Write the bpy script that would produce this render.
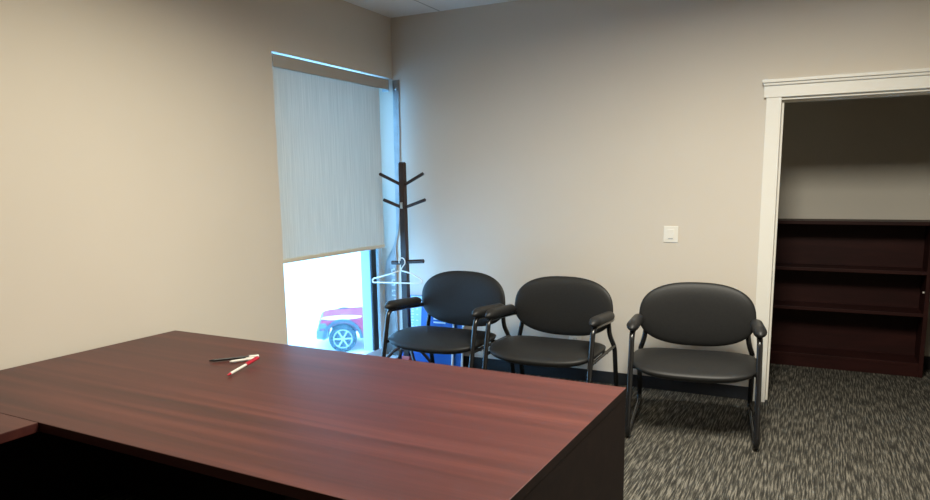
import bpy, bmesh, math, random
from mathutils import Vector, Matrix

random.seed(7)
for o in list(bpy.data.objects):
    bpy.data.objects.remove(o)
S = bpy.context.scene
COL = S.collection

# ------------------------------------------------------------------ camera
CAM_Z = 1.5416
FOCAL_PX = 693.94
PITCH, ROLL, YAW = 0.160882, -0.013779, -0.464193
PX, PY = 469.29, 295.47
cd = bpy.data.cameras.new('camera')
cam = bpy.data.objects.new('camera', cd)
COL.objects.link(cam)
S.camera = cam
cd.sensor_fit = 'HORIZONTAL'
cd.sensor_width = 36.0
cd.lens = FOCAL_PX / 930.0 * 36.0
cd.shift_x = -(PX - 465.0) / 930.0
cd.shift_y = (PY - 250.0) / 930.0
cd.clip_start = 0.02
cd.clip_end = 400
fw = Vector((math.sin(YAW) * math.cos(PITCH), math.cos(YAW) * math.cos(PITCH), -math.sin(PITCH)))
rt = Vector((math.cos(YAW), -math.sin(YAW), 0))
up = rt.cross(fw)
rt2 = rt * math.cos(ROLL) + up * math.sin(ROLL)
up2 = -rt * math.sin(ROLL) + up * math.cos(ROLL)
M3 = Matrix((rt2, up2, -fw)).transposed()
cam.matrix_world = Matrix.Translation((0, 0, CAM_Z)) @ M3.to_4x4()

# ------------------------------------------------------------------ world, exposure, lights
w = bpy.data.worlds.new('overcast_sky')
S.world = w
w.use_nodes = True
bgn = w.node_tree.nodes['Background']
bgn.inputs['Color'].default_value = (0.29, 0.70, 1.22, 1)
bgn.inputs['Strength'].default_value = 7.6
S.view_settings.view_transform = 'Standard'
S.view_settings.look = 'None'
S.view_settings.gamma = 1.0
S.view_settings.use_curve_mapping = False
S.view_settings.exposure = 0.0

CEIL = 2.8926
TROFFERS = [(-0.24, 2.65), (-1.90, 2.05)]
TROFFER_W = (154.0, 30.0)
TROFFER_COL = ((1.0, 0.94, 0.80), (1.0, 0.93, 0.72))
for i, (x, y) in enumerate(TROFFERS):
    ld = bpy.data.lights.new('troffer_lamp', 'AREA')
    ld.shape = 'RECTANGLE'
    ld.size, ld.size_y = 0.50, 1.10
    ld.energy = TROFFER_W[i]
    ld.color = TROFFER_COL[i]
    ld.spread = math.radians((172, 158)[i])
    lo = bpy.data.objects.new('troffer_lamp', ld)
    lo.location = (x, y, CEIL - 0.012)
    COL.objects.link(lo)

# ------------------------------------------------------------------ materials
def mat(name, col, rough=0.6, metal=0.0, spec=0.5, noise=None, bump=0.0, bscale=200.0, coat=0.0):
    m = bpy.data.materials.new(name)
    m.use_nodes = True
    nt = m.node_tree
    b = nt.nodes['Principled BSDF']
    b.inputs['Base Color'].default_value = (*col, 1)
    b.inputs['Roughness'].default_value = rough
    b.inputs['Metallic'].default_value = metal
    b.inputs['Specular IOR Level'].default_value = spec
    b.inputs['Coat Weight'].default_value = coat
    tc = nt.nodes.new('ShaderNodeTexCoord')
    if noise:
        sc, amt = noise
        n = nt.nodes.new('ShaderNodeTexNoise')
        n.inputs['Scale'].default_value = sc
        n.inputs['Detail'].default_value = 4
        nt.links.new(tc.outputs['Object'], n.inputs['Vector'])
        r = nt.nodes.new('ShaderNodeValToRGB')
        r.color_ramp.elements[0].position = 0.3
        r.color_ramp.elements[1].position = 0.7
        r.color_ramp.elements[0].color = (*[c * (1 - amt) for c in col], 1)
        r.color_ramp.elements[1].color = (*[min(1, c * (1 + amt)) for c in col], 1)
        nt.links.new(n.outputs['Fac'], r.inputs['Fac'])
        nt.links.new(r.outputs['Color'], b.inputs['Base Color'])
    if bump:
        n2 = nt.nodes.new('ShaderNodeTexNoise')
        n2.inputs['Scale'].default_value = bscale
        n2.inputs['Detail'].default_value = 3
        nt.links.new(tc.outputs['Object'], n2.inputs['Vector'])
        bp = nt.nodes.new('ShaderNodeBump')
        bp.inputs['Strength'].default_value = bump
        bp.inputs['Distance'].default_value = 0.002
        nt.links.new(n2.outputs['Fac'], bp.inputs['Height'])
        nt.links.new(bp.outputs['Normal'], b.inputs['Normal'])
    return m

def wood(name, c0, c1, c2, rough, scale=(0.9, 26.0, 26.0), spec=0.5):
    m = mat(name, c1, rough, spec=spec)
    nt = m.node_tree
    b = nt.nodes['Principled BSDF']
    tc = nt.nodes.new('ShaderNodeTexCoord')
    mp = nt.nodes.new('ShaderNodeMapping')
    mp.inputs['Scale'].default_value = scale
    nt.links.new(tc.outputs['Object'], mp.inputs['Vector'])
    n = nt.nodes.new('ShaderNodeTexNoise')
    n.inputs['Scale'].default_value = 0.55
    n.inputs['Detail'].default_value = 6
    n.inputs['Roughness'].default_value = 0.62
    n.inputs['Distortion'].default_value = 0.5
    nt.links.new(mp.outputs['Vector'], n.inputs['Vector'])
    r = nt.nodes.new('ShaderNodeValToRGB')
    e = r.color_ramp.elements
    e[0].position, e[0].color = 0.30, (*c0, 1)
    e[1].position, e[1].color = 0.72, (*c2, 1)
    k = e.new(0.52)
    k.color = (*c1, 1)
    nt.links.new(n.outputs['Fac'], r.inputs['Fac'])
    nt.links.new(r.outputs['Color'], b.inputs['Base Color'])
    return m

M = {}
M['wall'] = mat('painted_beige_wall', (0.65, 0.595, 0.52), 0.75, spec=0.25, noise=(1.2, 0.02), bump=0.12, bscale=260)
M['closet'] = mat('closet_wall_paint', (0.72, 0.68, 0.60), 0.8, spec=0.2, bump=0.1, bscale=260)
M['white_trim'] = mat('white_trim_paint', (0.80, 0.78, 0.72), 0.4, noise=(8, 0.01))
M['base'] = mat('black_rubber_base', (0.012, 0.013, 0.016), 0.55, noise=(30, 0.2))
M['black_vinyl'] = mat('black_vinyl', (0.0145, 0.0145, 0.0147), 0.5, spec=0.36, noise=(60, 0.12), bump=0.25, bscale=420)
M['black_pad'] = mat('black_arm_pad', (0.016, 0.016, 0.017), 0.5, spec=0.45, noise=(80, 0.1))
M['black_tube'] = mat('black_gloss_tube', (0.010, 0.010, 0.011), 0.22, spec=0.6, noise=(40, 0.1))
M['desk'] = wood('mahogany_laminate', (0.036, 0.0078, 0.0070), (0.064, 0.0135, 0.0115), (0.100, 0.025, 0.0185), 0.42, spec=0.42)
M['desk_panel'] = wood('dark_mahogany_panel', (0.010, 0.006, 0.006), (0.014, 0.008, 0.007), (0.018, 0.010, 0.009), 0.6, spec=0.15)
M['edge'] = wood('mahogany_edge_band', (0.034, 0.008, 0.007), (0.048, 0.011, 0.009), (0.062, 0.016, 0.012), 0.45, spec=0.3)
M['case_wood'] = wood('bookcase_mahogany', (0.018, 0.004, 0.003), (0.028, 0.006, 0.005), (0.040, 0.010, 0.007), 0.5, (3.0, 3.0, 20.0), 0.25)
M['rack_wood'] = wood('dark_walnut_rack', (0.018, 0.009, 0.007), (0.030, 0.014, 0.010), (0.045, 0.02, 0.014), 0.4, (20, 20, 2))
M['white_plastic'] = mat('white_plastic', (0.82, 0.80, 0.74), 0.35, noise=(20, 0.01))
M['slot'] = mat('dark_slot', (0.02, 0.02, 0.02), 0.6, noise=(50, 0.1))
M['chrome'] = mat('brushed_steel', (0.55, 0.55, 0.55), 0.25, metal=1.0, noise=(80, 0.05))
M['pen_white'] = mat('off_white_pen_plastic', (0.56, 0.54, 0.50), 0.35, noise=(40, 0.03))
M['red_plastic'] = mat('red_plastic', (0.36, 0.012, 0.03), 0.3, noise=(40, 0.05))
M['pink_cap'] = mat('salmon_cap', (0.75, 0.16, 0.14), 0.5, noise=(40, 0.05))
M['black_plastic'] = mat('black_pen_plastic', (0.012, 0.012, 0.014), 0.3, noise=(40, 0.1))
M['alu'] = mat('pale_window_frame', (0.74, 0.84, 0.90), 0.45, noise=(15, 0.02))
M['alu_dark'] = mat('grey_frame_jamb', (0.30, 0.33, 0.36), 0.5, noise=(15, 0.03))
M['gasket'] = mat('black_gasket', (0.015, 0.018, 0.022), 0.6, noise=(30, 0.1))
M['fascia'] = mat('beige_blind_fascia', (0.44, 0.41, 0.37), 0.5, noise=(10, 0.01))
M['hem'] = mat('beige_hem_bar', (0.60, 0.56, 0.46), 0.6, noise=(20, 0.02))
M['blue'] = mat('blue_sign_board', (0.012, 0.12, 0.50), 0.45, noise=(6, 0.05))
M['pale_blue'] = mat('pale_blue_print', (0.38, 0.60, 0.85), 0.45, noise=(6, 0.03))
M['white_print'] = mat('white_print', (0.85, 0.88, 0.90), 0.5, noise=(6, 0.02))
M['car_red'] = mat('red_car_paint', (0.38, 0.010, 0.045), 0.6, spec=0.06, noise=(4, 0.03))
M['car_dark'] = mat('dark_car_trim', (0.02, 0.03, 0.04), 0.5, noise=(8, 0.1))
M['car_silver'] = mat('silver_car_trim', (0.10, 0.11, 0.12), 0.45, metal=0.2, noise=(8, 0.05))
M['tyre'] = mat('black_tyre_rubber', (0.015, 0.015, 0.017), 0.8, noise=(20, 0.2))
M['car_glass'] = mat('tinted_car_glass', (0.02, 0.03, 0.035), 0.08, noise=(3, 0.05))
M['rim'] = mat('grey_alloy_rim', (0.30, 0.31, 0.32), 0.5, noise=(8, 0.05))
M['lamp_white'] = mat('white_lens', (0.85, 0.85, 0.85), 0.3, noise=(5, 0.02))
M['snow'] = mat('snow_covered_ground', (0.86, 0.88, 0.90), 0.9, noise=(0.3, 0.04), bump=0.3, bscale=3)
M['ext'] = mat('exterior_wall', (0.45, 0.42, 0.38), 0.9, noise=(2, 0.05))

def film_mat():
    m = mat('grey_plastic_film', (0.44, 0.48, 0.50), 0.4, noise=(9, 0.18))
    nt = m.node_tree
    b = nt.nodes['Principled BSDF']
    tr = nt.nodes.new('ShaderNodeBsdfTranslucent')
    tr.inputs['Color'].default_value = (0.5, 0.56, 0.6, 1)
    mx = nt.nodes.new('ShaderNodeMixShader')
    mx.inputs[0].default_value = 0.25
    nt.links.new(b.outputs[0], mx.inputs[1])
    nt.links.new(tr.outputs[0], mx.inputs[2])
    nt.links.new(mx.outputs[0], nt.nodes['Material Output'].inputs['Surface'])
    return m
M['film'] = film_mat()

def shade_mat():
    m = bpy.data.materials.new('woven_roller_shade')
    m.use_nodes = True
    nt = m.node_tree
    nt.nodes.clear()
    out = nt.nodes.new('ShaderNodeOutputMaterial')
    tc = nt.nodes.new('ShaderNodeTexCoord')
    mp = nt.nodes.new('ShaderNodeMapping')
    mp.inputs['Scale'].default_value = (1, 90, 2.5)
    nt.links.new(tc.outputs['Object'], mp.inputs['Vector'])
    n = nt.nodes.new('ShaderNodeTexNoise')
    n.inputs['Scale'].default_value = 1.0
    n.inputs['Detail'].default_value = 5
    nt.links.new(mp.outputs['Vector'], n.inputs['Vector'])
    r = nt.nodes.new('ShaderNodeValToRGB')
    r.color_ramp.elements[0].position = 0.3
    r.color_ramp.elements[1].position = 0.7
    r.color_ramp.elements[0].color = (0.50, 0.50, 0.46, 1)
    r.color_ramp.elements[1].color = (0.64, 0.63, 0.58, 1)
    nt.links.new(n.outputs['Fac'], r.inputs['Fac'])
    d = nt.nodes.new('ShaderNodeBsdfDiffuse')
    t = nt.nodes.new('ShaderNodeBsdfTranslucent')
    nt.links.new(r.outputs['Color'], d.inputs['Color'])
    t.inputs['Color'].default_value = (0.66, 0.56, 0.46, 1)
    mx = nt.nodes.new('ShaderNodeMixShader')
    mx.inputs[0].default_value = 0.085
    nt.links.new(d.outputs[0], mx.inputs[1])
    nt.links.new(t.outputs[0], mx.inputs[2])
    nt.links.new(mx.outputs[0], out.inputs['Surface'])
    return m
M['shade'] = shade_mat()

def glass_mat():
    # window pane with a pale blue translucent veil imitating the glare of daylight
    m = bpy.data.materials.new('window_glass')
    m.use_nodes = True
    nt = m.node_tree
    nt.nodes.clear()
    out = nt.nodes.new('ShaderNodeOutputMaterial')
    tp = nt.nodes.new('ShaderNodeBsdfTransparent')
    tp.inputs['Color'].default_value = (0.93, 0.97, 0.98, 1)
    gl = nt.nodes.new('ShaderNodeBsdfGlossy')
    gl.inputs['Roughness'].default_value = 0.02
    lw = nt.nodes.new('ShaderNodeLayerWeight')
    pw = nt.nodes.new('ShaderNodeMath')
    pw.operation = 'POWER'
    pw.inputs[1].default_value = 4.0
    nt.links.new(lw.outputs['Facing'], pw.inputs[0])
    fr = nt.nodes.new('ShaderNodeMapRange')
    fr.inputs['To Min'].default_value = 0.04
    fr.inputs['To Max'].default_value = 0.3
    nt.links.new(pw.outputs[0], fr.inputs['Value'])
    mx = nt.nodes.new('ShaderNodeMixShader')
    nt.links.new(fr.outputs[0], mx.inputs[0])
    nt.links.new(tp.outputs[0], mx.inputs[1])
    nt.links.new(gl.outputs[0], mx.inputs[2])
    tl = nt.nodes.new('ShaderNodeBsdfTranslucent')
    tl.inputs['Color'].default_value = (0.5, 0.9, 1.0, 1)
    tc = nt.nodes.new('ShaderNodeTexCoord')
    n = nt.nodes.new('ShaderNodeTexNoise')
    n.inputs['Scale'].default_value = 3
    nt.links.new(tc.outputs['Object'], n.inputs['Vector'])
    mr = nt.nodes.new('ShaderNodeMapRange')
    mr.inputs['To Min'].default_value = 0.026
    mr.inputs['To Max'].default_value = 0.036
    nt.links.new(n.outputs['Fac'], mr.inputs['Value'])
    m2 = nt.nodes.new('ShaderNodeMixShader')
    nt.links.new(mr.outputs[0], m2.inputs[0])
    nt.links.new(mx.outputs[0], m2.inputs[1])
    nt.links.new(tl.outputs[0], m2.inputs[2])
    nt.links.new(m2.outputs[0], out.inputs['Surface'])
    return m
M['glass'] = glass_mat()

def carpet_mat():
    m = mat('streaked_loop_carpet', (0.1, 0.1, 0.09), 0.95, spec=0.1)
    nt = m.node_tree
    b = nt.nodes['Principled BSDF']
    tc = nt.nodes.new('ShaderNodeTexCoord')
    mp = nt.nodes.new('ShaderNodeMapping')
    mp.inputs['Rotation'].default_value = (0, 0, math.radians(90))
    nt.links.new(tc.outputs['Object'], mp.inputs['Vector'])
    # slight wander so that the dashes do not look ruled
    nz = nt.nodes.new('ShaderNodeTexNoise')
    nz.inputs['Scale'].default_value = 9
    nt.links.new(mp.outputs['Vector'], nz.inputs['Vector'])
    vm = nt.nodes.new('ShaderNodeVectorMath')
    vm.operation = 'MULTIPLY_ADD'
    vm.inputs[1].default_value = (0.012, 0.004, 0)
    nt.links.new(nz.outputs['Color'], vm.inputs[0])
    nt.links.new(mp.outputs['Vector'], vm.inputs[2])
    mp2 = nt.nodes.new('ShaderNodeMapping')
    mp2.inputs['Scale'].default_value = (7.0, 118.0, 1.0)
    nt.links.new(vm.outputs[0], mp2.inputs['Vector'])
    st = nt.nodes.new('ShaderNodeTexNoise')
    st.noise_dimensions = '2D'
    st.inputs['Scale'].default_value = 1.0
    st.inputs['Detail'].default_value = 2
    st.inputs['Roughness'].default_value = 0.6
    nt.links.new(mp2.outputs['Vector'], st.inputs['Vector'])
    br = nt.nodes.new('ShaderNodeValToRGB')
    ce = br.color_ramp.elements
    ce[0].position, ce[0].color = 0.38, (0.028, 0.0265, 0.023, 1)
    ce[1].position, ce[1].color = 0.68, (0.185, 0.170, 0.142, 1)
    cm = ce.new(0.52)
    cm.color = (0.070, 0.066, 0.056, 1)
    nt.links.new(st.outputs['Fac'], br.inputs['Fac'])
    n2 = nt.nodes.new('ShaderNodeTexNoise')
    n2.inputs['Scale'].default_value = 160
    n2.inputs['Detail'].default_value = 2
    nt.links.new(tc.outputs['Object'], n2.inputs['Vector'])
    mr = nt.nodes.new('ShaderNodeMapRange')
    mr.inputs['From Min'].default_value = 0.3
    mr.inputs['From Max'].default_value = 0.7
    mr.inputs['To Min'].default_value = 0.65
    mr.inputs['To Max'].default_value = 1.25
    nt.links.new(n2.outputs['Fac'], mr.inputs['Value'])
    mu = nt.nodes.new('ShaderNodeVectorMath')
    mu.operation = 'SCALE'
    nt.links.new(br.outputs['Color'], mu.inputs[0])
    nt.links.new(mr.outputs[0], mu.inputs['Scale'])
    nt.links.new(mu.outputs[0], b.inputs['Base Color'])
    bp = nt.nodes.new('ShaderNodeBump')
    bp.inputs['Strength'].default_value = 0.5
    bp.inputs['Distance'].default_value = 0.003
    nt.links.new(n2.outputs['Fac'], bp.inputs['Height'])
    nt.links.new(bp.outputs['Normal'], b.inputs['Normal'])
    return m
M['carpet'] = carpet_mat()

def ceiling_mat():
    m = mat('lay_in_ceiling_tile', (0.86, 0.85, 0.83), 0.9, spec=0.1)
    nt = m.node_tree
    b = nt.nodes['Principled BSDF']
    tc = nt.nodes.new('ShaderNodeTexCoord')
    mp = nt.nodes.new('ShaderNodeMapping')
    mp.inputs['Location'].default_value = (2.784, -4.40, 0)
    nt.links.new(tc.outputs['Object'], mp.inputs['Vector'])
    br = nt.nodes.new('ShaderNodeTexBrick')
    br.offset = 0.0
    br.inputs['Color1'].default_value = (0.86, 0.85, 0.83, 1)
    br.inputs['Color2'].default_value = (0.88, 0.87, 0.85, 1)
    br.inputs['Mortar'].default_value = (0.50, 0.49, 0.47, 1)
    br.inputs['Scale'].default_value = 1.0
    br.inputs['Mortar Size'].default_value = 0.007
    br.inputs['Brick Width'].default_value = 1.22
    br.inputs['Row Height'].default_value = 0.80
    nt.links.new(mp.outputs['Vector'], br.inputs['Vector'])
    nt.links.new(br.outputs['Color'], b.inputs['Base Color'])
    n = nt.nodes.new('ShaderNodeTexNoise')
    n.inputs['Scale'].default_value = 120
    nt.links.new(tc.outputs['Object'], n.inputs['Vector'])
    bp = nt.nodes.new('ShaderNodeBump')
    bp.inputs['Strength'].default_value = 0.3
    bp.inputs['Distance'].default_value = 0.003
    nt.links.new(n.outputs['Fac'], bp.inputs['Height'])
    nt.links.new(bp.outputs['Normal'], b.inputs['Normal'])
    return m
M['ceiling'] = ceiling_mat()

# ------------------------------------------------------------------ mesh helpers
def B():
    return bmesh.new()

def box(bm, x0, x1, y0, y1, z0, z1, bev=0.0, mtx=None):
    r = bmesh.ops.create_cube(bm, size=1.0)
    vs = r['verts']
    for v in vs:
        v.co = Vector(((x0 + x1) / 2 + v.co.x * (x1 - x0), (y0 + y1) / 2 + v.co.y * (y1 - y0), (z0 + z1) / 2 + v.co.z * (z1 - z0)))
        if mtx:
            v.co = mtx @ v.co
    if bev:
        es = list({e for v in vs for e in v.link_edges})
        bmesh.ops.bevel(bm, geom=es, offset=bev, segments=2, profile=0.6, affect='EDGES')
    return bm

def frame_at(t, ref):
    t = t.normalized()
    a = ref - t * ref.dot(t)
    if a.length < 1e-5:
        a = t.orthogonal()
    a.normalize()
    return a, t.cross(a)

def tube(bm, pts, rad, seg=12, closed=False, square=False, cap=True):
    """sweep a circle (or a square) along a list of points; rad a number or one per point"""
    pts = [Vector(p) for p in pts]
    n = len(pts)
    rads = rad if isinstance(rad, (list, tuple)) else [rad] * n
    rings = []
    ref = None
    for i, p in enumerate(pts):
        if closed:
            t = pts[(i + 1) % n] - pts[i - 1]
        else:
            t = pts[min(i + 1, n - 1)] - pts[max(i - 1, 0)]
        if ref is None:
            ref = t.orthogonal().normalized() if not square else (Vector((1, 0, 0)) if abs(t.normalized().x) < 0.8 else Vector((0, 1, 0)))
        a, b = frame_at(t, ref)
        ref = a
        ring = []
        k = 4 if square else seg
        for j in range(k):
            th = 2 * math.pi * (j + (0.5 if square else 0)) / k
            rr = rads[i] * (1.414 if square else 1)
            ring.append(bm.verts.new(p + a * math.cos(th) * rr + b * math.sin(th) * rr))
        rings.append(ring)
    m = n if closed else n - 1
    k = len(rings[0])
    for i in range(m):
        r0, r1 = rings[i], rings[(i + 1) % n]
        for j in range(k):
            bm.faces.new((r0[j], r0[(j + 1) % k], r1[(j + 1) % k], r1[j]))
    if not closed and cap:
        bm.faces.new(list(reversed(rings[0])))
        bm.faces.new(rings[-1])
    return bm

def fillet(pts, r, n=6):
    """round the corners of a polyline"""
    pts = [Vector(p) for p in pts]
    out = [pts[0]]
    for i in range(1, len(pts) - 1):
        p, a, b = pts[i], pts[i - 1], pts[i + 1]
        ri = r[i - 1] if isinstance(r, (list, tuple)) else r
        da, db = (a - p), (b - p)
        d = min(ri, da.length * 0.49, db.length * 0.49)
        s, e = p + da.normalized() * d, p + db.normalized() * d
        for k in range(n + 1):
            u = k / n
            out.append(s * (1 - u) ** 2 + p * 2 * u * (1 - u) + e * u * u)
    out.append(pts[-1])
    return out

def lathe(bm, prof, seg=24, mtx=None, cap=True):
    rings = []
    for r, z in prof:
        ring = []
        for j in range(seg):
            th = 2 * math.pi * j / seg
            v = Vector((r * math.cos(th), r * math.sin(th), z))
            ring.append(bm.verts.new(mtx @ v if mtx else v))
        rings.append(ring)
    for a, b in zip(rings, rings[1:]):
        for j in range(seg):
            bm.faces.new((a[j], a[(j + 1) % seg], b[(j + 1) % seg], b[j]))
    if cap:
        bm.faces.new(list(reversed(rings[0])))
        bm.faces.new(rings[-1])
    return bm

def prism(bm, poly, h0, h1, axes=(0, 2, 1), bev=0.0):
    """extrude a polygon (2-D points on axes[0], axes[1]) from h0 to h1 along axes[2]"""
    va, vb = [], []
    for (a, b) in poly:
        for lst, h in ((va, h0), (vb, h1)):
            c = [0, 0, 0]
            c[axes[0]], c[axes[1]], c[axes[2]] = a, b, h
            lst.append(bm.verts.new(c))
    n = len(poly)
    fs = [bm.faces.new(va), bm.faces.new(list(reversed(vb)))]
    for i in range(n):
        fs.append(bm.faces.new((va[(i + 1) % n], va[i], vb[i], vb[(i + 1) % n])))
    if bev:
        es = list({e for f in fs[:2] for e in f.edges})
        bmesh.ops.bevel(bm, geom=es, offset=bev, segments=3, profile=0.5, affect='EDGES')
    return bm

def obj(name, bm, m, parent=None, smooth=False, kind=None, loc=None, rotz=0.0):
    bmesh.ops.recalc_face_normals(bm, faces=bm.faces)
    me = bpy.data.meshes.new(name)
    bm.to_mesh(me)
    bm.free()
    me.materials.append(m)
    o = bpy.data.objects.new(name, me)
    COL.objects.link(o)
    if smooth:
        for p in me.polygons:
            p.use_smooth = True
        if smooth == 'auto':
            me.set_sharp_from_angle(angle=math.radians(40))
    if parent:
        o.parent = parent
    if kind:
        o['kind'] = kind
    if loc:
        o.location = loc
        o.rotation_euler.z = rotz
    return o

def thing(name, label, cat, loc=(0, 0, 0), rotz=0.0, group=None):
    o = bpy.data.objects.new(name, None)
    o.empty_display_size = 0.1
    COL.objects.link(o)
    o.location = loc
    o.rotation_euler = (0, 0, rotz)
    o['label'] = label
    o['category'] = cat
    if group:
        o['group'] = group
    return o

def tag(o, label, cat, group=None):
    o['label'] = label
    o['category'] = cat
    if group:
        o['group'] = group
    return o

def struct(name, bm, m, parent=None, **k):
    return obj(name, bm, m, parent, kind=None if parent else 'structure', **k)

def dup(root, loc, rotz, label, group):
    r = root.copy()
    COL.objects.link(r)
    r.location = loc
    r.rotation_euler = (0, 0, rotz)
    r['label'] = label
    r['group'] = group
    for ch in list(root.children):
        c = ch.copy()
        COL.objects.link(c)
        c.parent = r
        for g in list(ch.children):
            d = g.copy()
            COL.objects.link(d)
            d.parent = c
    return r

# ------------------------------------------------------------------ room shell
XL, YB = -3.247, 5.105          # inner faces of left and back wall
XR, YF = 2.4, -3.0
WT = 0.19                       # outer wall thickness
CY = 6.53                       # closet back wall
CX0, CX1 = -1.0, 1.7
WY0, WY1, WZ0, WZ1 = 3.655, YB, 0.02, 2.408   # window opening
DX0, DX1, DZ1 = -0.252, 0.88, 2.05            # door opening
BT = 0.13                       # back wall thickness

struct('floor', box(B(), XL - WT, XR + 0.2, YF - 0.2, CY + 0.2, -0.12, 0.0), M['carpet'])
struct('ceiling', box(B(), XL - WT, XR + 0.2, YF - 0.2, YB + BT, CEIL, CEIL + 0.12), M['ceiling'])

b = B()
box(b, XL - WT, XL, YF - 0.2, WY0, 0, CEIL)
box(b, XL - WT, XL, WY0, YB + BT, 0, WZ0)
box(b, XL - WT, XL, WY0, YB + BT, WZ1, CEIL)
struct('wall_left', b, M['wall'])
b = B()
box(b, XL - WT, DX0 - 0.02, YB, YB + BT, 0, CEIL)
box(b, DX1 + 0.02, XR + 0.2, YB, YB + BT, 0, CEIL)
box(b, DX0 - 0.02, DX1 + 0.02, YB, YB + BT, DZ1 + 0.02, CEIL)
struct('wall_back', b, M['wall'])
struct('wall_right', box(B(), XR, XR + 0.2, YF - 0.2, YB, 0, CEIL), M['wall'])
struct('wall_front', box(B(), XL, XR, YF - 0.2, YF, 0, CEIL), M['wall'])
# store room behind the doorway
b = B()
box(b, CX0 - 0.1, CX1 + 0.1, CY, CY + 0.1, 0, 2.7)
box(b, CX0 - 0.1, CX0, YB + BT, CY, 0, 2.7)
box(b, CX1, CX1 + 0.1, YB + BT, CY, 0, 2.7)
struct('wall_closet', b, M['closet'])
struct('ceiling_closet', box(B(), CX0 - 0.1, CX1 + 0.1, YB + BT, CY + 0.1, 2.7, 2.8), M['closet'])

struct('baseboard_back', box(B(), XL, -0.344, YB - 0.008, YB, 0, 0.094, 0.003), M['base'])
struct('baseboard_left', box(B(), XL, XL + 0.008, YF, WY0, 0, 0.094, 0.003), M['base'])
struct('baseboard_closet', box(B(), CX0, CX1, CY - 0.008, CY, 0, 0.108, 0.003), M['base'])

# door casing
b = B()
box(b, -0.344, -0.252, YB - 0.020, YB, 0, 2.066, 0.003)
box(b, DX1, DX1 + 0.094, YB - 0.020, YB, 0, 2.066, 0.003)
struct('trim_1', b, M['white_trim'])
b = B()
box(b, -0.360, DX1 + 0.112, YB - 0.026, YB, 2.066, 2.140, 0.002)
box(b, -0.365, DX1 + 0.122, YB - 0.040, YB, 2.140, 2.158, 0.006)
box(b, -0.372, DX1 + 0.134, YB - 0.052, YB, 2.158, 2.180, 0.004)
struct('trim_2', b, M['white_trim'])
b = B()
box(b, DX0 - 0.02, DX0, YB, YB + BT, 0, DZ1 + 0.02)
box(b, DX1, DX1 + 0.02, YB, YB + BT, 0, DZ1 + 0.02)
box(b, DX0, DX1, YB, YB + BT, DZ1, DZ1 + 0.02)
box(b, DX0, DX0 + 0.014, YB + 0.045, YB + 0.085, 0, DZ1, 0.002)
box(b, DX1 - 0.014, DX1, YB + 0.045, YB + 0.085, 0, DZ1, 0.002)
box(b, DX0 + 0.014, DX1 - 0.014, YB + 0.045, YB + 0.085, DZ1 - 0.014, DZ1, 0.002)
jamb = struct('trim_3', b, M['white_trim'])
sp = obj('strike_plate', box(B(), DX0 - 0.001, DX0 + 0.0015, YB + 0.006, YB + 0.038, 0.86, 0.92), M['chrome'], jamb)

# ------------------------------------------------------------------ window
gx = XL - 0.165
b = B()
fx0, fx1 = gx - 0.04, gx + 0.010
box(b, fx0, fx1, WY0, WY0 + 0.045, WZ0, WZ1)
box(b, fx0, fx1, WY0 + 0.045, 5.045, WZ0, WZ0 + 0.08, 0.003)
box(b, fx0, fx1, WY0 + 0.045, 5.045, WZ1 - 0.02, WZ1)
# deep outer mullion and jamb: their outside flanks catch the daylight
box(b, gx - 0.13, gx + 0.005, 5.045, YB, WZ0, WZ1, 0.002)
win = struct('window_1', b, M['alu'])
obj('outer_mullion', box(B(), gx - 0.10, gx - 0.006, 4.925, 4.998, WZ0 + 0.08, WZ1 - 0.02, 0.003), M['alu_dark'], win)
obj('gasket', box(B(), gx - 0.006, gx + 0.010, 4.928, 4.998, WZ0 + 0.08, WZ1 - 0.02), M['gasket'], win)
obj('pane', box(B(), gx - 0.003, gx + 0.003, WY0 + 0.04, 4.928, WZ0 + 0.07, WZ1 - 0.015), M['glass'], win)
obj('pane', box(B(), gx - 0.003, gx + 0.003, 4.997, 5.046, WZ0 + 0.07, WZ1 - 0.015), M['glass'], win)
obj('sill', box(B(), gx + 0.01, XL + 0.008, WY0, YB, WZ0, WZ0 + 0.012, 0.003), M['alu'], win)

# ------------------------------------------------------------------ roller shade
sh = thing('roller_shade', 'pale woven roller shade pulled two thirds down over the window', 'window shade', (XL - 0.03, 4.3, 2.34))
def loc_box(x0, x1, y0, y1, z0, z1, bev=0.0):
    return box(B(), x0 - (XL - 0.03), x1 - (XL - 0.03), y0 - 4.3, y1 - 4.3, z0 - 2.34, z1 - 2.34, bev)
obj('fascia', loc_box(XL - 0.010, XL + 0.004, 3.660, 5.035, 2.312, 2.394, 0.003), M['fascia'], sh)
b = B()
ny, nz = 24, 12
vs = [[b.verts.new((0.012 + 0.0022 * math.sin(j * 0.9) * (1 - i / nz), 3.668 + (4.925 - 3.668) * j / ny - 4.3, 1.035 + (2.33 - 1.035) * i / nz - 2.34)) for j in range(ny + 1)] for i in range(nz + 1)]
for i in range(nz):
    for j in range(ny):
        b.faces.new((vs[i][j], vs[i][j + 1], vs[i + 1][j + 1], vs[i + 1][j]))
obj('fabric', b, M['shade'], sh, smooth=True)
obj('hem_bar', loc_box(XL - 0.026, XL - 0.010, 3.666, 4.927, 1.010, 1.040, 0.005), M['hem'], sh)
obj('end_bracket', loc_box(XL - 0.06, XL + 0.002, 5.035, 5.048, 2.30, 2.400, 0.002), M['alu_dark'], sh)

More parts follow.
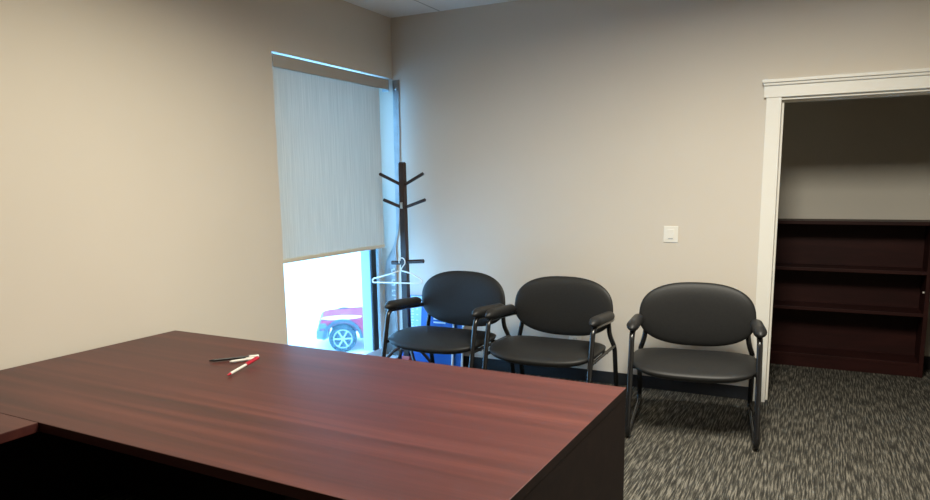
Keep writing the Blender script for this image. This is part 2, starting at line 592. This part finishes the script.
# ------------------------------------------------------------------ loose plastic strip in the corner
st = thing('plastic_strip', 'loose grey plastic film strip hanging down the corner beside the window', 'plastic strip', (-3.21, 5.09, 0.03))
b = B()
rows = []
prof = [  # z, x_left, x_right, y (front), crumple
    (2.395, -3.244, -3.178, 5.100, 0), (2.0, -3.244, -3.184, 5.099, 0.002), (1.6, -3.244, -3.193, 5.098, 0.003), (1.3, -3.243, -3.206, 5.094, 0.004),
    (1.14, -3.244, -3.220, 5.096, 0.003), (1.05, -3.266, -3.244, 5.094, 0.003), (0.99, -3.290, -3.250, 5.092, 0.004), (0.88, -3.350, -3.246, 5.090, 0.006),
    (0.76, -3.376, -3.250, 5.092, 0.007), (0.62, -3.380, -3.254, 5.092, 0.008), (0.45, -3.380, -3.256, 5.093, 0.007), (0.25, -3.380, -3.256, 5.094, 0.006), (0.035, -3.380, -3.256, 5.095, 0.005)]
for (z, xa, xb, y, cr) in prof:
    row = []
    for k in range(7):
        u = k / 6
        row.append(b.verts.new((xa + (xb - xa) * u + 3.21, y - 5.09 - cr * (1 + math.sin(k * 2.1 + z * 17)), z - 0.03)))
    rows.append(row)
for r0, r1 in zip(rows, rows[1:]):
    for k in range(6):
        b.faces.new((r0[k], r0[k + 1], r1[k + 1], r1[k]))
so = obj('film', b, M['film'], st, smooth=True)
sol = so.modifiers.new('thick', 'SOLIDIFY')
sol.thickness = 0.002
b = B()
lathe(b, [(0.008, 0.0), (0.008, 0.004), (0.004, 0.006)], 12, Matrix.Translation((0.002, 0.002, 2.29)) @ Matrix.Rotation(math.radians(90), 4, 'X'))
obj('screw', b, M['chrome'], st, smooth='auto')
b = B()
for i in range(9):
    z = 0.80 - i * 0.045
    b = B()
    box(b, -0.085, -0.050, -0.0210, -0.0190, z - 0.03, z - 0.022)
    if i % 2 == 0:
        box(b, -0.085, -0.075, -0.0210, -0.0190, z - 0.045, z - 0.022)
    if i % 3 == 0:
        box(b, -0.062, -0.050, -0.0210, -0.0190, z - 0.022, z - 0.008)
    obj('printed_mark', b, M['white_print'], st)

# ------------------------------------------------------------------ desk
DY = -0.0282
D_LEN, D_DEP, D_H, D_T = 2.556, 1.262, 0.75, 0.034
dk = thing('desk', 'large mahogany laminate office desk in front with two pens on it', 'desk', (-0.622, 2.593, 0), DY)
# local frame: origin at far right corner on the floor, -x to the left wall, -y towards the viewer
b = box(B(), -D_LEN, 0, -D_DEP, 0, D_H - D_T, D_H, 0.0025)
top = obj('desktop', b, M['desk'], dk)
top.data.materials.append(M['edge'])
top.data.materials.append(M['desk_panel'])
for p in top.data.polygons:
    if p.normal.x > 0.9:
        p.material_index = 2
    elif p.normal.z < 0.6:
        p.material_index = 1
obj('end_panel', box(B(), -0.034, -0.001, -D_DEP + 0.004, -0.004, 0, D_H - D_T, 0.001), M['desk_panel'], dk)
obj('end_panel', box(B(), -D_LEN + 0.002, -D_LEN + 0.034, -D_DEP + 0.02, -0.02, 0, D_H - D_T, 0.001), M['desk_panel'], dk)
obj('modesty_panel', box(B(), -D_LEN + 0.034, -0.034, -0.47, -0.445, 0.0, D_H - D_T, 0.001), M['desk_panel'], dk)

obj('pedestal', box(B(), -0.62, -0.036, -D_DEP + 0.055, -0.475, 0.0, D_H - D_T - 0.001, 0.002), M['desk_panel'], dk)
for z0, z1 in ((0.03, 0.36), (0.365, 0.70)):
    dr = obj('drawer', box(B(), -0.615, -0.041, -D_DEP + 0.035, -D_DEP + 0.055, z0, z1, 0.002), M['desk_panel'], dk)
    zz = z1 - 0.06
    obj('handle', tube(B(), fillet([(-0.40, -D_DEP + 0.035, zz), (-0.40, -D_DEP + 0.012, zz), (-0.26, -D_DEP + 0.012, zz), (-0.26, -D_DEP + 0.035, zz)], 0.012), 0.005, 8), M['slot'], dr, smooth='auto')

rn = thing('desk_return', 'mahogany side return joined to the near left end of the desk', 'desk', (-0.622, 2.593, 0), DY)
rx1 = -1.694
rt_top = obj('desktop', box(B(), -D_LEN + 0.10, rx1, -D_DEP - 1.95, -D_DEP - 0.002, D_H - D_T, D_H, 0.0025), M['desk'], rn)
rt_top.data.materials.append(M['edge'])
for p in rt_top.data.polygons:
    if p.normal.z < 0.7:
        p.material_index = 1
obj('end_panel', box(B(), -D_LEN + 0.11, rx1 - 0.01, -D_DEP - 1.93, -D_DEP - 1.90, 0, D_H - D_T, 0.001), M['desk_panel'], rn)
obj('back_panel', box(B(), -D_LEN + 0.11, -D_LEN + 0.135, -D_DEP - 1.90, -D_DEP - 0.05, 0.02, D_H - D_T, 0.001), M['desk_panel'], rn)

# ------------------------------------------------------------------ pens
def pen(name, label, p0, p1, z0, z1, body, tipm, capm, clipm, cap_frac, rb=0.0055):
    """p0 writing tip, p1 capped end, both (x, y); lies on the desk"""
    a, c = Vector((p0[0], p0[1], z0)), Vector((p1[0], p1[1], z1))
    L = (c - a).length
    t = thing(name, label, 'pen', a)
    d = c - a
    rot = d.to_track_quat('X', 'Z').to_euler()
    t.rotation_euler = rot
    cf = L * (1 - cap_frac)
    obj('barrel', tube(B(), [(L * 0.09, 0, 0), (cf, 0, 0)], rb, 14), body, t, smooth='auto')
    obj('tip', tube(B(), [(0, 0, 0), (L * 0.02, 0, 0), (L * 0.09, 0, 0)], [0.0015, rb * 0.55, rb * 0.98], 14), tipm, t, smooth='auto')
    cp = obj('cap', tube(B(), [(cf, 0, 0), (L * 0.985, 0, 0), (L, 0, 0)], [rb * 1.3, rb * 1.25, rb * 0.9], 14), capm, t, smooth='auto')
    obj('clip', box(B(), cf - 0.004, L - 0.008, -0.0022, 0.0022, rb * 1.2, rb * 1.2 + 0.0025, 0.0006), clipm, cp)
    return t
ZD = D_H
PEN = [(-2.437, 2.213), (-2.291, 2.377), (-2.174, 2.066), (-2.226, 2.305), (-2.336, 2.238), (-2.279, 2.332)]

# ------------------------------------------------------------------ guest chairs
def make_chair(label):
    t = thing('guest_chair', label, 'chair', group='black guest chairs along the back wall')
    W = 0.360
    R = 0.0165
    # seat: thick upholstered pad, bowed front
    b = B()
    nu, nr = 56, 10
    cx, cy, hw, hd = 0, 0.280, 0.374, 0.292
    def outline(a):
        c, s = math.cos(a), math.sin(a)
        e = 2 / 3.3
        return (hw * math.copysign(abs(c) ** e, c), hd * math.copysign(abs(s) ** e, s))
    def layer(sign):
        rings = []
        for i in range(1, nr + 1):
            f = math.sin(i / nr * math.pi / 2)
            ring = []
            for j in range(nu):
                x, y = outline(2 * math.pi * j / nu)
                x, y = x * f, y * f
                prof_ = max(0.0, 1 - f ** 3.2) ** 0.5
                z = 0.433 + (0.038 if sign > 0 else -0.066) * prof_
                z -= 0.024 * max(0, -(y) / hd) ** 2 + 0.006 * max(0, y / hd)
                z += 0.014 * (x / hw) ** 2
                ring.append((cx + x, cy + y, z))
            rings.append(ring)
        return rings
    for sign in (1, -1):
        rg = layer(sign)
        vr = [[b.verts.new(p) for p in r] for r in rg]
        cz = 0.433 + (0.038 if sign > 0 else -0.066)
        c = b.verts.new((cx, cy, cz))
        for j in range(nu):
            b.faces.new((c, vr[0][j], vr[0][(j + 1) % nu]))
        for r0, r1 in zip(vr, vr[1:]):
            for j in range(nu):
                b.faces.new((r0[j], r0[(j + 1) % nu], r1[(j + 1) % nu], r1[j]))
    bmesh.ops.remove_doubles(b, verts=b.verts, dist=0.0004)
    obj('seat', b, M['black_vinyl'], t, smooth=True)
    # backrest: wide oval cushion, slightly dished
    b = B()
    hw2, hh2, zc, yc = 0.364, 0.211, 0.668, 0.600
    for sign in (1, -1):
        vr = []
        for i in range(1, nr + 1):
            f = math.sin(i / nr * math.pi / 2)
            ring = []
            for j in range(nu):
                a = 2 * math.pi * j / nu
                c, s = math.cos(a), math.sin(a)
                e = 2 / 2.5
                x = hw2 * math.copysign(abs(c) ** e, c) * f
                z = hh2 * math.copysign(abs(s) ** e, s) * f
                x *= 1 + 0.035 * (-z / hh2) * (1 - abs(z / hh2))
                prof_ = max(0.0, 1 - f ** 3.5) ** 0.5
                y = (-0.034 if sign > 0 else 0.034) * prof_
                y += -0.045 * (x / hw2) ** 2 + 0.06 * z + 0.03 
                ring.append(b.verts.new((x, yc + y, zc + z)))
            vr.append(ring)
        c = b.verts.new((0, yc + (-0.034 if sign > 0 else 0.034) + 0.03, zc))
        for j in range(nu):
            b.faces.new((c, vr[0][j], vr[0][(j + 1) % nu]))
        for r0, r1 in zip(vr, vr[1:]):
            for j in range(nu):
                b.faces.new((r0[j], r0[(j + 1) % nu], r1[(j + 1) % nu], r1[j]))
    bmesh.ops.remove_doubles(b, verts=b.verts, dist=0.0004)
    obj('backrest', b, M['black_vinyl'], t, smooth=True)
    for s in (-1, 1):
        x = s * W
        xi = s * (W - 0.012)
        path = [(xi, 0.620, 0.600), (x, 0.56, 0.605), (x, 0.125, 0.636), (x, -0.022, R), (x, 0.74, R), (x, 0.655, 0.40), (s * (W - 0.03), 0.625, 0.48), (s * (W - 0.05), 0.648, 0.64)]
        obj('side_frame', tube(B(), fillet(path, [0.05, 0.06, 0.07, 0.09, 0.08, 0.06]), R, 12), M['black_tube'], t, smooth=True)
        # arm pad: a rounded capsule drooping at the front
        b = B()
        ps, rs = [], []
        for k in range(15):
            u = k / 14
            y = 0.085 + u * 0.48
            z = 0.672 - 0.012 * max(0, 1 - u / 0.22) ** 2 - 0.032 * u
            e = min(1, math.sin(min(1, max(0.02, min(u, 1 - u) / 0.14)) * math.pi / 2))
            ps.append((x, y, z))
            rs.append(0.034 * max(0.22, e))
        tube(b, ps, rs, 16)
        for v in b.verts:
            v.co.x = x + (v.co.x - x) * 1.12
        obj('armrest', b, M['black_pad'], t, smooth=True)
        obj('seat_rail', tube(B(), [(x, 0.078, 0.405), (x, 0.648, 0.405)], 0.011, 10), M['black_tube'], t, smooth='auto')
        for y in (0.085, 0.63):
            obj('glide', box(B(), x - 0.013, x + 0.013, y - 0.025, y + 0.025, 0.0, 0.008, 0.002), M['slot'], t)
    obj('crossbar', tube(B(), [(-W, 0.20, 0.396), (W, 0.20, 0.396)], 0.011, 10), M['black_tube'], t, smooth='auto')
    obj('crossbar', tube(B(), [(-W, 0.48, 0.396), (W, 0.48, 0.396)], 0.011, 10), M['black_tube'], t, smooth='auto')
    return t
GRP = 'black guest chairs along the back wall'
ch = make_chair('black vinyl guest chair beside the door casing, standing apart from the other two')
ch.location = (-0.592, 4.055, 0)
ch.rotation_euler.z = 0.129
dup(ch, (-1.572, 4.023, 0), 0.001, 'black vinyl guest chair in the middle, in front of the wall outlet', GRP)
dup(ch, (-2.400, 4.047, 0), -0.035, 'black vinyl guest chair by the coat rack, in front of the blue boards', GRP)

# ------------------------------------------------------------------ coat rack
cr = thing('coat_rack', 'dark wooden coat rack standing in the corner by the window', 'coat rack', (-2.985, 4.80, 0))
pole_b = B()
tube(pole_b, [(0.0, 0, 0.13), (0, 0, 0.9), (0, 0, 1.700), (0, 0, 1.712)], [0.0265, 0.0245, 0.022, 0.016], square=True)
pole = obj('pole', pole_b, M['rack_wood'], cr)
def peg(p0, p1, r=0.013):
    obj('peg', tube(B(), [p0, p1, Vector(p1) + (Vector(p1) - Vector(p0)).normalized() * 0.006], [r, r * 1.05, r * 0.5], 10), M['rack_wood'], cr, smooth='auto')
peg((-0.02, 0, 1.535), (-0.215, 0, 1.622))
peg((0.02, 0, 1.535), (0.190, 0, 1.618))
peg((-0.02, 0, 1.355), (-0.185, 0, 1.414))
peg((0.02, 0, 1.355), (0.203, 0, 1.414))
peg((-0.02, 0, 0.905), (-0.125, 0, 0.902), 0.016)
peg((0.02, 0, 0.915), (0.175, 0, 0.925), 0.016)
obj('bracket', box(B(), -0.012, 0.012, -0.032, -0.025, 1.345, 1.395, 0.002), M['chrome'], cr)
for (dx, dy) in ((-0.21, -0.16), (0.17, -0.13), (0.20, 0.12), (-0.20, 0.16)):
    obj('leg', tube(B(), fillet([(dx * 0.12, dy * 0.12, 0.22), (dx * 0.45, dy * 0.45, 0.175), (dx, dy, 0.012)], 0.06), 0.014, 8), M['rack_wood'], cr, smooth='auto')
obj('bottom_cap', box(B(), -0.036, 0.036, -0.036, 0.036, 0.085, 0.13, 0.004), M['pink_cap'], cr)

hg = thing('clothes_hanger', 'white clothes hanger hooked on the lowest peg of the coat rack', 'hanger', (-2.985, 4.735, 0.90))
# hook over the front face of the pole at the low pegs, body below
b = B()
hookp = []
for k in range(12):
    a = math.radians(200 - k * 250 / 11)
    hookp.append((0.028 * math.cos(a) + 0.012, 0, 0.020 + 0.032 * math.sin(a)))
hookp += [(0.004, 0, -0.035), (0.0, 0, -0.05)]
tube(b, hookp, 0.0045, 8)
obj('hook', b, M['white_plastic'], hg, smooth=True)
b = B()
body = fillet([(0, 0, -0.05), (-0.15, -0.003, -0.098), (-0.272, -0.006, -0.130), (-0.275, -0.006, -0.160), (0.19, 0.006, -0.148), (0.19, 0.006, -0.120), (0.10, 0.003, -0.072), (0, 0, -0.05)], 0.02, 4)
tube(b, body, 0.0062, 8)
obj('shoulder_bar', b, M['white_plastic'], hg, smooth=True)

# ------------------------------------------------------------------ blue boards leaning on the wall
def board(label, x, w_, h, y, lean, m):
    t = thing('blue_board', label, 'sign board', (x, y, 0.0))
    t.rotation_euler = (-lean, 0, 0)
    obj('panel', box(B(), 0, w_, 0, 0.012, 0, h, 0.002), m, t)
    return t
bd = board('blue printed board with white blocks leaning behind the coat rack and chair', -3.165, 0.50, 0.60, 4.985, 0.11, M['blue'])
obj('side_band', box(B(), 0.075, 0.185, -0.002, 0.0, 0.18, 0.595), M['pale_blue'], bd)
b = B()
for i in range(15):
    z = 0.205 + i * 0.025
    wv = random.uniform(0.018, 0.034)
    obj('printed_letter', box(B(), 0.088, 0.088 + wv, -0.0035, -0.0022, z, z + 0.013), M['white_print'], bd)
    if i % 2:
        obj('printed_letter', box(B(), 0.135, 0.135 + wv * 0.8, -0.0035, -0.0022, z, z + 0.010), M['white_print'], bd)
obj('white_block', box(B(), 0.305, 0.42, -0.002, 0.0, 0.405, 0.460), M['white_print'], bd)
obj('white_block', box(B(), 0.305, 0.42, -0.002, 0.0, 0.375, 0.388), M['white_print'], bd)
obj('white_block', prism(B(), [(0.26, 0.215), (0.34, 0.18), (0.34, 0.135), (0.26, 0.195)], -0.002, 0.0), M['white_print'], bd)
obj('edge_strip', box(B(), 0.488, 0.502, -0.003, 0.014, 0, 0.60, 0.002), M['white_print'], bd)
bd2 = board('narrow blue board with white edge peeking out behind the printed one', -2.90, 0.315, 0.58, 5.008, 0.11, M['blue'])
obj('edge_strip', box(B(), 0.303, 0.317, -0.003, 0.014, 0, 0.58, 0.002), M['white_print'], bd2)

# ------------------------------------------------------------------ switch and outlet
sw = thing('light_switch', 'white rocker light switch on the back wall', 'light switch', (-0.931, YB, 1.158))
obj('cover_plate', box(B(), -0.050, 0.050, -0.007, 0, -0.058, 0.058, 0.003), M['white_plastic'], sw)
rk = obj('rocker', box(B(), -0.022, 0.022, -0.0115, -0.006, -0.034, 0.036, 0.002), M['white_plastic'], sw)
obj('indicator', box(B(), -0.016, 0.016, -0.0125, -0.011, -0.032, -0.028), M['alu_dark'], rk)
ol = thing('wall_outlet', 'white duplex outlet low on the back wall behind the middle chair', 'outlet', (-1.634, YB, 0.350))
cpl = obj('cover_plate', box(B(), -0.050, 0.050, -0.006, 0, -0.058, 0.058, 0.003), M['white_plastic'], ol)
for z in (0.022, -0.022):
    rc = obj('receptacle', box(B(), -0.022, 0.022, -0.009, -0.005, z - 0.017, z + 0.017, 0.003), M['white_plastic'], ol)
    b = B()
    box(b, -0.010, -0.007, -0.0095, -0.0085, z - 0.004, z + 0.008)
    box(b, 0.007, 0.010, -0.0095, -0.0085, z - 0.004, z + 0.008)
    obj('slot', b, M['slot'], rc)

# ------------------------------------------------------------------ bookcase
BX0, BX1, BY0, BY1, BH = -0.42, 0.803, 6.22, 6.515, 1.205
bc = thing('bookcase', 'low empty mahogany bookcase with two shelves in the dark store room', 'bookcase', ((BX0 + BX1) / 2, (BY0 + BY1) / 2, 0))
ox, oy = (BX0 + BX1) / 2, (BY0 + BY1) / 2
def bb(x0, x1, y0, y1, z0, z1, bev=0.0015):
    return box(B(), x0 - ox, x1 - ox, y0 - oy, y1 - oy, z0, z1, bev)
obj('side_panel', bb(BX0, BX0 + 0.03, BY0, BY1, 0, BH - 0.028), M['case_wood'], bc)
obj('side_panel', bb(BX1 - 0.03, BX1, BY0, BY1, 0, BH - 0.028), M['case_wood'], bc)
obj('top_panel', bb(BX0 - 0.004, BX1 + 0.004, BY0 - 0.006, BY1, BH - 0.028, BH), M['case_wood'], bc)
obj('back_panel', bb(BX0 + 0.03, BX1 - 0.03, BY1 - 0.012, BY1, 0.09, BH - 0.028), M['case_wood'], bc)
for z in (0.80, 0.475):
    obj('shelf', bb(BX0 + 0.03, BX1 - 0.03, BY0 + 0.012, BY1 - 0.012, z, z + 0.026), M['case_wood'], bc)
obj('bottom_shelf', bb(BX0 + 0.03, BX1 - 0.03, BY0 + 0.004, BY1 - 0.012, 0.085, 0.111), M['case_wood'], bc)
obj('kick_board', bb(BX0 + 0.03, BX1 - 0.03, BY0 + 0.008, BY0 + 0.026, 0, 0.085), M['case_wood'], bc)
for (x, z) in ((BX1 - 0.036, 0.655), (BX0 + 0.036, 0.655)):
    obj('shelf_pin', bb(x - 0.006, x + 0.006, BY0 + 0.05, BY0 + 0.062, z, z + 0.012, 0.002), M['white_plastic'], bc)

# ------------------------------------------------------------------ ceiling troffers
for i, (x, y) in enumerate(TROFFERS):
    t = thing('ceiling_light', ['recessed ceiling light panel above the desk', 'recessed ceiling light panel nearer the left wall'][i], 'ceiling light', (x, y, CEIL), group='recessed ceiling light panels')
    b = B()
    for s in (-1, 1):
        box(b, s * 0.30 - 0.02, s * 0.30 + 0.02, -0.61, 0.61, -0.022, 0, 0.002)
        box(b, -0.28, 0.28, s * 0.59 - 0.02, s * 0.59 + 0.02, -0.022, 0, 0.002)
    obj('frame', b, M['white_trim'], t)
    obj('reflector', box(B(), -0.28, 0.28, -0.57, 0.57, -0.006, -0.001), M['lamp_white'], t)

# ------------------------------------------------------------------ outside: snow, red pickup
GZ = -3.19
b = B()
box(b, -160, XL - WT - 0.3, -60, 200, GZ - 0.26, GZ - 0.06)
struct('ground_snow', b, M['snow'])
tk = thing('pickup_truck', 'red pickup truck parked in the snow outside the window', 'truck', (-12.03, 15.85, GZ - 0.06))
# local frame: +x towards its tail, y across; its right flank (-y) faces the window; front wheel at the origin
tk.rotation_euler.z = math.radians(35)
def side(bm, poly, y0, y1, bev=0.0):
    return prism(bm, poly, y0, y1, (0, 2, 1), bev)
def arch(cx, r, z0, n=10, a0=8, a1=172):
    return [(cx + r * math.cos(math.radians(a)), 0.40 + r * math.sin(math.radians(a))) for a in [a1 - (a1 - a0) * k / n for k in range(n + 1)]]
FRONT, WB, TAIL = -0.66, 3.45, 4.75
poly = [(FRONT + 0.06, 0.56), (FRONT + 0.02, 0.85), (FRONT + 0.05, 0.90), (FRONT + 0.22, 0.93), (0.95, 0.97), (1.05, 1.10), (2.75, 1.10), (2.75, 1.09), (TAIL, 1.09), (TAIL, 0.56)]
lower = [(WB + 0.52, 0.50)] + arch(WB, 0.50, 0.4)[::-1] + [(WB - 0.52, 0.40), (0.52, 0.40)] + arch(0, 0.50, 0.4)[::-1] + [(-0.52, 0.50)]
obj('body', side(B(), poly + [(p[0], p[1]) for p in lower], 0.0, 1.95, 0.03), M['car_red'], tk, smooth='auto')
cab = [(0.95, 1.06), (1.55, 1.86), (1.75, 1.91), (2.55, 1.91), (2.72, 1.86), (2.78, 1.06)]
obj('cab', side(B(), cab, 0.10, 1.85, 0.05), M['car_red'], tk, smooth='auto')
for y0, y1 in ((0.085, 0.11), (1.84, 1.865)):
    obj('side_window', side(B(), [(1.18, 1.32), (1.60, 1.78), (2.50, 1.80), (2.55, 1.32)], y0, y1, 0.006), M['car_glass'], tk)
ws = B()
box(ws, -0.42, 0.42, 0.22, 1.73, -0.012, 0.012, 0, Matrix.Translation((1.235, 0, 1.575)) @ Matrix.Rotation(math.radians(-45.5), 4, 'Y'))
obj('windscreen', ws, M['car_glass'], tk)
obj('bumper', box(B(), FRONT - 0.08, FRONT + 0.26, -0.03, 1.98, 0.42, 0.68, 0.04), M['car_silver'], tk, smooth='auto')
obj('grille', box(B(), FRONT - 0.02, FRONT + 0.08, 0.35, 1.60, 0.64, 0.88, 0.02), M['car_silver'], tk)
for y in (0.02, 1.65):
    obj('headlamp', box(B(), FRONT - 0.01, FRONT + 0.22, y - 0.03, y + 0.30, 0.70, 0.88, 0.03), M['car_silver'], tk, smooth='auto')
def arch_trim(cx):
    outer = arch(cx, 0.58, 0.4, 14, 0, 180)
    inner = arch(cx, 0.49, 0.4, 14, 0, 180)[::-1]
    return outer + inner
for cx in (0, WB):
    for y0, y1 in ((-0.035, 0.02), (1.93, 1.985)):
        obj('wheel_arch', side(B(), arch_trim(cx), y0, y1), M['car_dark'], tk)
    for y0 in (0.01, 1.70):
        mt = Matrix.Translation((cx, y0, 0.40)) @ Matrix.Rotation(math.radians(-90), 4, 'X')
        b = B()
        lathe(b, [(0.27, 0.0), (0.36, -0.005), (0.395, 0.03), (0.40, 0.10), (0.395, 0.20), (0.36, 0.235), (0.27, 0.23)], 36, mt)
        wh = obj('wheel', b, M['tyre'], tk, smooth='auto')
        b = B()
        yo = -0.012 if y0 < 1 else 0.235
        mt2 = Matrix.Translation((cx, y0 + yo, 0.40)) @ Matrix.Rotation(math.radians(-90), 4, 'X')
        lathe(b, [(0.25, 0.0), (0.275, 0.0), (0.275, 0.012), (0.25, 0.012)], 36, mt2, cap=False)
        for k in range(6):
            for da in (0.0,):
                a = k * math.pi / 3 + da
                tube(b, [mt2 @ Vector((0.05 * math.cos(a), 0.05 * math.sin(a), 0.004)), mt2 @ Vector((0.26 * math.cos(a), 0.26 * math.sin(a), 0.006))], 0.026, 6)
        lathe(b, [(0.07, -0.004), (0.07, 0.014)], 16, mt2)
        obj('rim', b, M['rim'], wh)
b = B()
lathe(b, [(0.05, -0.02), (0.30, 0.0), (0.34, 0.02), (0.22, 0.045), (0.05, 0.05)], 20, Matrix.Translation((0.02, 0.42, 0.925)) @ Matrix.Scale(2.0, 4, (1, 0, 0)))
obj('hood_reflection', b, M['snow'], tk, smooth=True)  # added white lump, shaped to imitate the streak of sky reflected on the hood
obj('side_step', box(B(), 0.62, WB - 0.62, -0.02, 0.10, 0.36, 0.46, 0.02), M['car_dark'], tk)
obj('mirror', box(B(), 1.20, 1.34, -0.20, 0.02, 1.28, 1.46, 0.03), M['car_dark'], tk, smooth='auto')

# ------------------------------------------------------------------ pens on the desk
pen('ballpoint_pen', 'black pen with a white end lying on the desk', PEN[0], PEN[1], ZD + 0.0085, ZD + 0.0085, M['black_plastic'], M['black_plastic'], M['pen_white'], M['chrome'], 0.20, 0.006)
pen('ballpoint_pen', 'all white pen between the black pen and the red capped pen', PEN[4], PEN[5], ZD + 0.0085, ZD + 0.0085, M['pen_white'], M['pen_white'], M['pen_white'], M['pen_white'], 0.30, 0.006)
pen('ballpoint_pen', 'red capped white pen lying nearest the front edge of the desk', PEN[2], PEN[3], ZD + 0.0085, ZD + 0.0240, M['pen_white'], M['red_plastic'], M['red_plastic'], M['red_plastic'], 0.42, 0.006)
